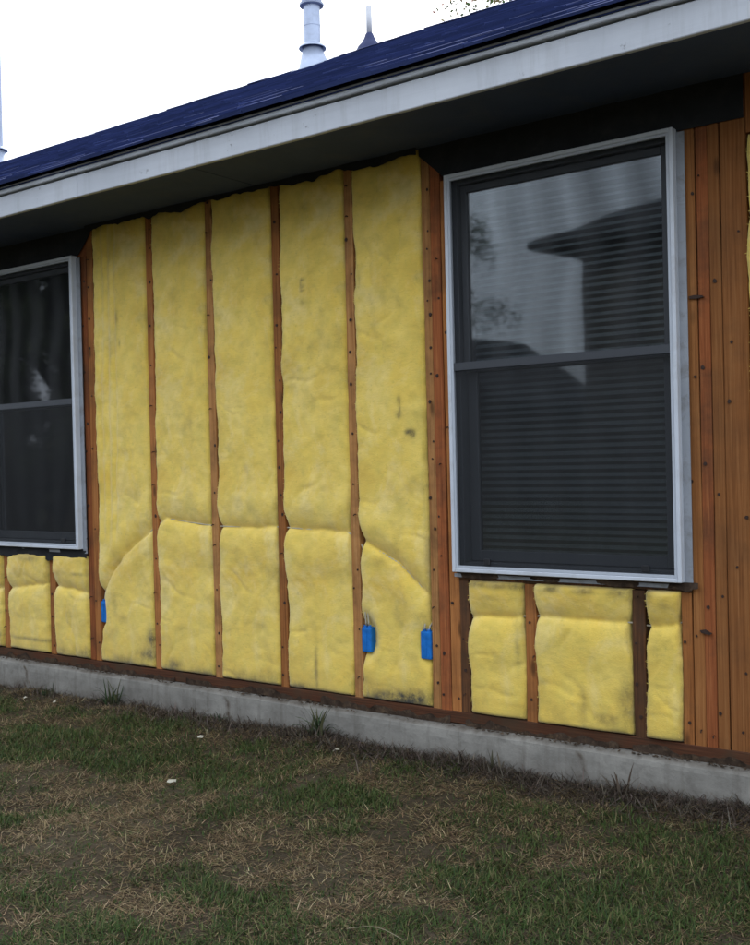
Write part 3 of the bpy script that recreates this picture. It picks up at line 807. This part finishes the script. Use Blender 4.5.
cl = lambda x: np.interp(x, [-3.1, -2.81, -2.45, -2.37, -2.13], [.36, .366, .405, .400, .375])
under['crease'] = cl
batt(-2.411, -2.134, zb0, .565, 'short yellow batt under the left window, beside its right post', stains=[(-2.2, .47, .06, .008, .6), (-2.3, .06, .1, .02, .5), (-2.17, .07, .05, .03, .5)], seed=9, **under)
batt(-2.818, -2.457, zb0, .565, 'short yellow batt under the left window, torn along its foot', stains=[(-2.6, .105, .2, .010, .7), (-2.6, .54, .1, .02, .6)], seed=10, **under)
batt(-3.077, -2.864, zb0, .565, 'short yellow batt cut by the left picture edge', stains=[(-2.9, .1, .05, .03, .6)], seed=11, **under)
batt(1.2230, 1.5910, zb0, 2.034, 'tall yellow batt at the right picture edge, past the wide board', None, seed=12, dx=.011)
batt(-3.579, -3.164, zb0, ZT, 'tall yellow batt on the far side of the left window', None, seed=13, dx=.011)

# ------------------------------------------------------------------ wiring
def ebox(x0, x1, z0, z1, y, label):
    e = empty('electrical_box', ((x0+x1)/2, y+.04, z0), label, 'electrical box', 'blue boxes on the studs')
    mb = MB(); mb.box(x0, x1, y, y+.062, z0, z1)
    obj('box_body', mb, BLUEBOX, e, bevel=.006, seg=2)
    t = MB(); w_ = (x1-x0)
    for q in (.28, .72):
        obj('cable_clamp', MB().box(x0+w_*(q-.14), x0+w_*(q+.14), y+.006, y+.016, z1-.001, z1+.009), BLUEBOX, e, bevel=.0015)
    obj('rib', MB().box(x0+w_*.44, x0+w_*.56, y-.0025, y+.002, z0+.012, z1-.012), BLUEBOX, e)
    return e
ebox(-.3805, -.3325, .228, .330, -.001, 'blue electrical box on the fourth stud from the left window')
ebox(-.085, -.036, .226, 0.336, -.004, 'blue electrical box against the pale stud left of the right window')
ebox(-2.0425, -2.002, .233, .340, .000, 'blue electrical box half hidden beside the left window post')
def cable(pts, label, rad=.0034):
    # smooth through control points
    P = np.array(pts); t = np.arange(len(P)); tt = np.linspace(0, len(P)-1, (len(P)-1)*6+1)
    Q = np.stack([np.interp(tt, t, P[:, i]) for i in range(3)], -1)
    for _ in range(3): Q[1:-1] = (Q[:-2]+2*Q[1:-1]+Q[2:])/4
    o = obj('electrical_cable', MB().tube([tuple(q) for q in Q], rad, 6), CABLE, None, org=pts[0], smooth=True)
    return tag(o, label, 'cable', 'house wiring in the wall')
cy = .0135
cable([(-2.025, .012, .347), (-2.022, .014, .375), (-2.010, cy, .405)]+[(x, cy, float(crease_main(x))+.002) for x in (-1.93, -1.85, -1.75, -1.64, -1.55, -1.4, -1.217, -1.02, -.83, -.63, -.43)]+[(-.372, .016, .66), (-.362, .004, .55), (-.360, .000, .42), (-.361, .006, .337)], 'cream cable pressed into the crease across the middle bays')
cable([(-.347, .006, .337), (-.349, .000, .43), (-.352, .004, .56), (-.345, cy, .670), (-.18, cy, .595), (-.08, cy, .508), (-.058, .012, .42), (-.067, -.002, .343)], 'cream cable sloping down to the box beside the right window')
cable([(-.050, .004, .340), (-.046, .010, .358), (-.034, .022, .378), (.02, .035, .395), (.16, .022, .408), (.38, .016, .423), (.45, .013, .430), (.62, .012, .430), (.80, .013, .430), (.87, .020, .42), (.99, .025, .444)], 'cream cable running below the right window')

# dark bits left on the studs
def splinter(pts, label, parent=None):
    o = obj('rusted_strip', MB().prism(pts, -.010, -.004), NAIL, house); o['label'] = label
splinter([(1.030, 1.531), (1.050, 1.534), (1.075, 1.530), (1.082, 1.524), (1.055, 1.521), (1.034, 1.523)], 'dark oblong scar on the studs right of the window')
splinter([(1.045, .424), (1.062, .428), (1.085, .417), (1.078, .411), (1.050, .416)], 'dark oblong scar low on the corner studs')

# ------------------------------------------------------------------ lawn
LN = NZ(55); LN2 = NZ(77)
GREEN = [(-1.6, -.75, .35, 1), (-1.34, -.55, .25, .9), (-.8, -.5, .3, .6), (-.27, -.62, .22, .8), (.05, -1.42, .16, .8), (-.5, -1.6, .14, .7), (.42, -.42, .15, .7),
         (1.1, -.9, .45, 1), (1.2, -.5, .35, .8), (.85, -1.2, .35, 1), (.5, -1.5, .2, .7), (-2.3, -.3, .3, .7), (-.75, -.2, .3, .4), (-1.9, -1.3, .5, .6), (2.0, -1.2, .8, .8), (.0, -.9, .15, .5)]
DRY = [(-.2, -1.5, .25, 1), (-.1, -1.2, .25, .9), (.44, -.75, .14, .9), (-.85, -1.1, .32, 1.0), (.2, -1.15, .15, .8), (-1.3, -1.2, .3, .6), (.25, -.35, .15, .5), (-.55, -.85, .15, .5), (.45, -1.05, .12, .5), (-.4, -.3, .2, .4)]
def greenness(x, y):
    g = (LN.f(x*2.3+30, y*2.3+30, 3)-.5)*1.8+(LN2.f(x*7+30, y*7+30, 4)-.5)*2.8-.04
    for cx, cy_, r_, k in GREEN: g = g+.62*k*np.exp(-((x-cx)**2+(y-cy_)**2)/(r_*r_))
    for cx, cy_, r_, k in DRY: g = g-.72*k*np.exp(-((x-cx)**2+(y-cy_)**2)/(r_*r_))
    g = g-.9*np.exp(-((y+.05)/.13)**2)
    return g
def blades(name, X, Y, L, Wd, lean, colr, label, cat, curl=.5, base=0.0, mat=BLADE):
    n = len(X); az = RNG.random(n)*2*np.pi
    dx, dy = np.cos(az), np.sin(az); px_, py_ = -dy, dx
    Z = gz(X, Y)+base
    up0 = np.cos(lean); out0 = np.sin(lean)
    l2 = np.minimum(lean+curl*RNG.random(n), 1.62)
    P0 = np.stack([X, Y, Z], -1)
    P1 = P0+np.stack([dx*out0, dy*out0, up0], -1)*(L*.55)[:, None]
    P2 = P1+np.stack([dx*np.sin(l2), dy*np.sin(l2), np.cos(l2)], -1)*(L*.45)[:, None]
    sd = np.stack([px_, py_, np.zeros(n)], -1)*(Wd*.5)[:, None]
    V = np.stack([P0-sd, P0+sd, P1+sd*.85, P1-sd*.85, P2], 1).reshape(-1, 3)
    b = np.arange(n)[:, None]*5
    q = (b+np.array([0, 1, 2, 3])).astype(np.int32); t = (b+np.array([3, 2, 4])).astype(np.int32)
    loops = np.concatenate([q, t], 1).reshape(-1)
    m = bpy.data.meshes.new(name); m.vertices.add(n*5); m.vertices.foreach_set('co', V.astype(np.float32).reshape(-1))
    m.loops.add(n*7); m.loops.foreach_set('vertex_index', loops)
    m.polygons.add(n*2); st = (np.arange(n)[:, None]*7+np.array([0, 4])).reshape(-1).astype(np.int32)
    m.polygons.foreach_set('loop_start', st)
    m.update(calc_edges=True); m.validate()
    c = m.attributes.new('tint', 'FLOAT_COLOR', 'POINT')
    cc = np.repeat(np.concatenate([colr, np.ones((n, 1))], 1), 5, 0).astype(np.float32)
    c.data.foreach_set('color', cc.reshape(-1))
    o = obj(name, m, mat); tag(o, label, cat, kind='stuff'); return o
def scatter(n, dens):
    """points thick where the photograph looks, thinner around"""
    a = int(n*.82)
    X = np.concatenate([RNG.uniform(-3.3, 2.0, a), RNG.uniform(-4.6, 3.6, n-a)])
    Y = np.concatenate([RNG.uniform(-2.3, -.045, a), RNG.uniform(-3.8, -.045, n-a)])
    k = RNG.random(n) < dens(X, Y); return X[k], Y[k]
def tints(n, cols, wts, jit=.25):
    cols = np.array(cols); i = RNG.choice(len(cols), n, p=np.array(wts)/sum(wts))
    return cols[i]*(1+jit*(RNG.random((n, 1))*2-1))*(1+.08*(RNG.random((n, 3))*2-1))
sig = lambda v: 1/(1+np.exp(-v*4.5))
X, Y = scatter(330000, lambda x, y: np.clip(sig(greenness(x, y))*.9, .14, 1))
n = len(X); gr = sig(greenness(X, Y))
blades('green_grass', X, Y, (.014+.030*RNG.random(n))*(.5+.6*gr), .0016+.0022*RNG.random(n), .4+1.05*RNG.random(n),
       tints(n, [(.040, .070, .016), (.056, .088, .022), (.030, .052, .016), (.090, .105, .034), (.13, .115, .05)], [3, 3, 2, 2.2, 1.6]), 'patchy short green grass in front of the house', 'grass', .8)
X, Y = scatter(300000, lambda x, y: np.clip(1-sig(greenness(x, y))*.8, .15, 1)*np.where(LN.f(x*9+3, y*9+70, 3) > .57, .22, 1))
n = len(X)
blades('dry_grass', X, Y, .010+.042*RNG.random(n)**1.5, .0012+.0018*RNG.random(n), 1.05+.52*RNG.random(n),
       tints(n, [(.22, .155, .082), (.30, .225, .125), (.14, .095, .050), (.39, .30, .175), (.09, .06, .036)], [3, 2, 3, .8, 2]), 'flattened dry brown grass and straw on the lawn', 'dry grass', .35, .002)
# litter of dead runners and twigs along the slab
n = 16000; X = RNG.uniform(-3.2, 1.9, n); Y = -.055-np.abs(RNG.normal(0, .085, n))
k = RNG.random(n) < np.clip((X+2.6)/2.6, .25, 1); X, Y = X[k], Y[k]; n = len(X)
blades('dead_litter', X, Y, .03+.07*RNG.random(n), .0015+.003*RNG.random(n), .7+.9*RNG.random(n),
       tints(n, [(.085, .065, .05), (.13, .105, .085), (.055, .04, .03), (.16, .135, .11)], [3, 2, 3, .6]), 'grey brown dead runners and leaf litter along the slab', 'leaf litter', .8)

def weed(x, y, label, nb, h, spread, cols, seed):
    rng = random.Random(seed); z = float(gz(x, y))
    mb = MB(); tint = []
    for i in range(nb):
        az = rng.uniform(0, 2*math.pi); ln = h*rng.uniform(.55, 1.1); lean = rng.uniform(.1, spread); wd = rng.uniform(.006, .013)
        b = Vector((x+rng.uniform(-.03, .03), y+rng.uniform(-.02, .015), z-.01)); dirv = Vector((math.cos(az), math.sin(az)*.6, 0)); side = Vector((-math.sin(az), math.cos(az), 0))
        vs = []; k = 5; a = lean*.4; p = b.copy()
        for q in range(k+1):
            w_ = wd*(1-(q/k)**2)*.5+.0004
            vs += [p-side*w_, p+Vector((0, 0, -.0012)), p+side*w_]
            p = p+(dirv*math.sin(a)+Vector((0, 0, 1))*math.cos(a))*(ln/k); a += lean*.35
            if p.y > -.055: p.y = -.055
        fs = []
        for q in range(k):
            for e_ in (0, 1): fs.append((q*3+e_, q*3+e_+1, q*3+e_+4, q*3+e_+3))
        mb.add(vs, fs); c = rng.choice(cols); j = rng.uniform(.75, 1.25); tint += [(c[0]*j, c[1]*j, c[2]*j, 1)]*len(vs)
    m = mb.mesh('weed_tuft', (x, y, z))
    c = m.attributes.new('tint', 'FLOAT_COLOR', 'POINT'); c.data.foreach_set('color', np.array(tint, np.float32).reshape(-1))
    o = obj('weed_tuft', m, BLADE, org=(x, y, z), smooth=True); return tag(o, label, 'weed', 'weeds at the foot of the slab')
GC = [(.035, .06, .022), (.05, .08, .03), (.03, .045, .02), (.09, .09, .045)]
weed(-1.86, -.085, 'dark blade-leaved weed tuft against the slab near the left window', 34, .16, 1.35, GC, 1)
weed(-2.35, -.10, 'low weed tuft against the slab at the left edge', 14, .08, 1.1, GC, 2)
weed(-.56, -.085, 'dark weed tuft against the slab below the fourth tall bay', 26, .17, 1.2, GC, 3)
weed(.30, -.085, 'thin withered weed tuft below the right window', 9, .10, 1.0, [(.10, .08, .055), (.06, .055, .03)], 4)
weed(.78, -.09, 'dead brown weed tuft below the right end of the right window', 11, .12, 1.1, [(.10, .08, .06), (.07, .05, .035)], 5)
weed(-1.15, -.085, 'small tuft against the slab below the middle bays', 8, .07, 1.1, GC, 6)
def scrap(x, y, s, rot, label):
    z = float(gz(x, y))+.022; rng = random.Random(int(x*1000)); n = 8
    mb = MB(); vs = []
    for i in range(n):
        t = 2*math.pi*i/n; r_ = s*rng.uniform(.6, 1.1)
        px_, py_ = r_*math.cos(t)*1.6, r_*math.sin(t)*.7
        vs.append((x+px_*math.cos(rot)-py_*math.sin(rot), y+px_*math.sin(rot)+py_*math.cos(rot), z+rng.uniform(-.004, .008)))
    vs2 = [(a, b, c-.0012) for a, b, c in vs]; c0 = (x, y, z+.008); c1 = (x, y, z+.0068)
    fs = [(i, (i+1) % n, 2*n) for i in range(n)]+[((i+1) % n+n, i+n, 2*n+1) for i in range(n)]+[(i, i+n, (i+1) % n+n, (i+1) % n) for i in range(n)]
    mb.add(vs+vs2+[c0, c1], fs)
    o = obj('dead_leaf', mb, SCRAP, org=(x, y, z)); tag(o, label, 'leaf', 'pale dead leaves on the lawn')
scrap(-.70, -.77, .017, .5, 'largest pale dead leaf, out on the lawn left of centre')
scrap(-2.36, -.235, .011, .2, 'pale dead leaf by the slab at the far left')
scrap(-2.12, -.235, .011, 2.2, 'pale dead leaf by the slab, second from the left')
scrap(-.36, -.21, .010, 1.2, 'small pale dead leaf near the slab below the last tall bay')
scrap(-1.0, -.33, .009, .8, 'small pale dead leaf near the slab below the middle bay')
pts = []
for i in range(9):
    t = i/8; x = .66+.16*t; y = -1.43+.03*t+.015*math.sin(t*4); pts.append((x, y, float(gz(x, y))+.028+.006*math.sin(t*3)))
tag(obj('dry_stem', MB().tube(pts, [.0010]*8+[.0005], 5), simple('straw', (.20, .17, .11), .8), org=pts[0]), 'long pale dry stem lying on the grass at the bottom edge', 'stem')

rng = random.Random(17); mb = MB()
for i in range(900):
    x = rng.uniform(-3.2, 1.6); 
    if float(LN2.f(x*3, 1.0, 3)) < .47 and rng.random() < .8: continue
    y = -.006-rng.random()**1.5*.034; s_ = rng.uniform(.002, .008)*(1.6 if rng.random() < .1 else 1); z = -.0135+s_*.2
    v = [(x+rng.uniform(-1, 1)*s_*1.5, y+rng.uniform(-1, .6)*s_, z+rng.uniform(-.3, .8)*s_) for _ in range(6)]
    mb.add(v, [(0, 1, 2), (0, 2, 3), (0, 3, 4), (0, 4, 1), (5, 2, 1), (5, 3, 2), (5, 4, 3), (5, 1, 4)])
o = obj('dirt_crumbs', mb, simple('dirt_crumb', (.07, .05, .035), .95, .1, .5, 40)); tag(o, 'crumbs of dirt and rotten wood along the ledge of the slab', 'debris', kind='stuff')

# ------------------------------------------------------------------ trees
def make_tree(name, loc, height, spread, label, seed, leaves=7000, cols=None, lsize=.07, trunk=.16, group=None, clear=.3):
    rng = random.Random(seed); e = empty(name, loc, label, 'tree', group)
    base = Vector(loc); mb = MB(); tips = []
    def grow(p, d, ln, r_, lvl):
        pts = [p]; rad = [r_]; k = 4
        for i in range(k):
            d = (d+Vector((rng.uniform(-1, 1), rng.uniform(-1, 1), rng.uniform(-.4, .7)))*.16).normalized()
            p = p+d*(ln/k); pts.append(p); rad.append(r_*(1-.42*(i+1)/k))
            if lvl >= 2: tips.append((p, lvl))
        mb.tube(pts, rad, 7 if lvl < 2 else 4, cap=False)
        if lvl >= 4: return
        for i in range(rng.choice([2, 3, 3]) if lvl else 5):
            a = rng.uniform(0, 2*math.pi); tilt = rng.uniform(.35, .95)
            ax = d.orthogonal().normalized(); ax.rotate(Matrix.Rotation(a, 3, d)); nd = (d*math.cos(tilt)+ax*math.sin(tilt)*spread).normalized()
            grow(pts[-1] if rng.random() < .6 else pts[rng.choice([2, 3])], nd, ln*rng.uniform(.58, .78), rad[-1]*.72, lvl+1)
    grow(base+Vector((0, 0, -.15)), Vector((0, 0, 1)), height*clear, trunk, 0)
    k = height/(max(p.z for p, l in tips)-base.z)
    fit = lambda p: base+(Vector(p)-base)*k
    mb.V = [tuple(fit(v)) for v in mb.V]; tips = [(fit(p), l) for p, l in tips]
    obj('trunk', mb, BARK, e, smooth=True)
    T = np.array([tuple(p) for p, l in tips]); n = leaves
    c = T[RNG.integers(0, len(T), n)]+RNG.normal(0, 1, (n, 3))*height*.019
    a = RNG.normal(0, 1, (n, 3)); a /= np.linalg.norm(a, axis=1)[:, None]
    b = np.cross(a, RNG.normal(0, 1, (n, 3))); b /= np.linalg.norm(b, axis=1)[:, None]
    s = lsize*(.6+.8*RNG.random((n, 1)))
    V = np.stack([c-a*s, c+b*s*.45, c+a*s, c-b*s*.45], 1).reshape(-1, 3)-np.array(base)
    m = bpy.data.meshes.new('crown'); m.from_pydata(V.tolist(), [], np.arange(n*4).reshape(n, 4).tolist())
    t = tints(n, cols or [(.05, .085, .02), (.075, .11, .03), (.035, .06, .018)], [1]*len(cols or [1, 1, 1]))
    at = m.attributes.new('tint', 'FLOAT_COLOR', 'POINT'); at.data.foreach_set('color', np.repeat(np.concatenate([t, np.ones((n, 1))], 1), 4, 0).astype(np.float32).reshape(-1))
    obj('crown', m, LEAF, e); return e
make_tree('tree', (-2.2, 10.2, GZ), 10.3, 1.0, 'tree with pinkish and green leaves showing above the roof ridge', 4, 14000,
          [(.07, .10, .03), (.28, .15, .12), (.20, .17, .07), (.05, .08, .025)], .042)
make_tree('tree', (-13.5, -9.0, GZ), 8.0, 1.1, 'leafy green tree reflected in the left hand window', 9, 26000, None, .06)
make_tree('tree', (-11.0, -13.0, GZ), 7.5, 1.0, 'green tree across the yard, reflected beside the neighbouring houses', 12, 16000, None, .045)
make_tree('tree', (-17.5, -11.0, GZ), 9.0, 1.1, 'tall leafy tree at the far side of the yard, reflected at the left edge', 15, 24000, None, .07)
make_tree('tree', (-15.3, -9.8, GZ), 6.6, 1.2, 'bushy tree with low branches, reflected in the middle of the left hand window', 31, 26000, [(.06, .09, .03), (.10, .12, .05), (.04, .06, .02)], .055, .13, None, .13)
make_tree('tree', (-19.2, -10.2, GZ), 7.2, 1.2, 'bushy tree behind the others, reflected at the left of the left hand window', 37, 24000, [(.05, .08, .03), (.08, .10, .04), (.04, .06, .02)], .06, .13, None, .13)
make_tree('tree', (-12.3, -7.9, GZ), 3.9, 1.3, 'added shrubby tree with foliage to the ground, blocking sky reflected at the right of the left hand window', 41, 24000, [(.09, .125, .05), (.13, .15, .07), (.07, .09, .045)], .055, .08, None, .06)  # added out of view to keep bright low sky out of the left panes
make_tree('tree', (-14.4, -8.0, GZ), 4.1, 1.3, 'rounder shrubby tree added to block sky, second from the right in the left window reflection', 43, 24000, [(.09, .125, .05), (.12, .14, .06), (.07, .09, .045)], .055, .08, None, .06)  # second added shrub, also blocks the low sky mirrored in the left panes

# ------------------------------------------------------------------ neighbouring houses (seen mirrored in the panes)
def nwin(par, x0, x1, z0, z1, y):
    f = obj('window', MB().frame(x0, x1, z0, z1, .07, y-.01, y+.05), NTRIM, par)
    obj('glass_pane', MB().box(x0+.068, x1-.068, y+.004, y+.012, z0+.068, z1-.068), GLASS, f, org=ORG[par.name])
    obj('dark_room', MB().box(x0+.066, x1-.066, y+.0005, y+.0025, z0+.066, z1-.066), BLACKP, f, org=ORG[par.name])
e = empty('neighbour_house', (-1, -19, GZ), 'two storey house with a hip roof mirrored in the right hand window', 'house')
wx0, wx1, wy0, wy1, we = -6.85, 5.0, -24.0, -15.55, 5.05
obj('wall', MB().box(wx0, wx1, wy0, wy1, GZ-.05, we), NWALL, e)
o_ = .80; ax, bx_, ay, by = wx0-o_, wx1+o_, wy0-o_, wy1+o_; hh = (by-ay)/2; rzz = we+.12+hh*.5
mb = MB(); mb.add([(ax, ay, we), (bx_, ay, we), (bx_, by, we), (ax, by, we), (ax, ay, we+.14), (bx_, ay, we+.14), (bx_, by, we+.14), (ax, by, we+.14), (ax+hh, (ay+by)/2, rzz), (bx_-hh, (ay+by)/2, rzz)],
       [(3, 2, 1, 0), (0, 1, 5, 4), (1, 2, 6, 5), (2, 3, 7, 6), (3, 0, 4, 7), (4, 5, 9, 8), (6, 7, 8, 9), (5, 6, 9), (7, 4, 8)])
obj('roof', mb, NROOF, e)
for (a, b) in ((-4.6, -3.4), (-1.2, 0), (2.4, 3.6)):
    nwin(e, a, b, 3.0, 4.4, wy1); nwin(e, a, b, .4, 1.8, wy1)
e = empty('neighbour_house', (-17, -24, GZ), 'low gabled house mirrored at the left of the right hand window', 'house')
obj('wall', MB().box(-22, -11.9, -27, -20.5, GZ-.05, 2.5), NWALL, e)
obj('roof', MB().prism([(-22.5, 2.45), (-11.4, 2.45), (-11.4, 2.6), (-14.6, 4.65), (-19.3, 4.65), (-22.5, 2.6)], -27.5, -20.0), NROOF, e)
nwin(e, -19, -17.6, .6, 1.9, -20.5); nwin(e, -15, -13.6, .6, 1.9, -20.5)
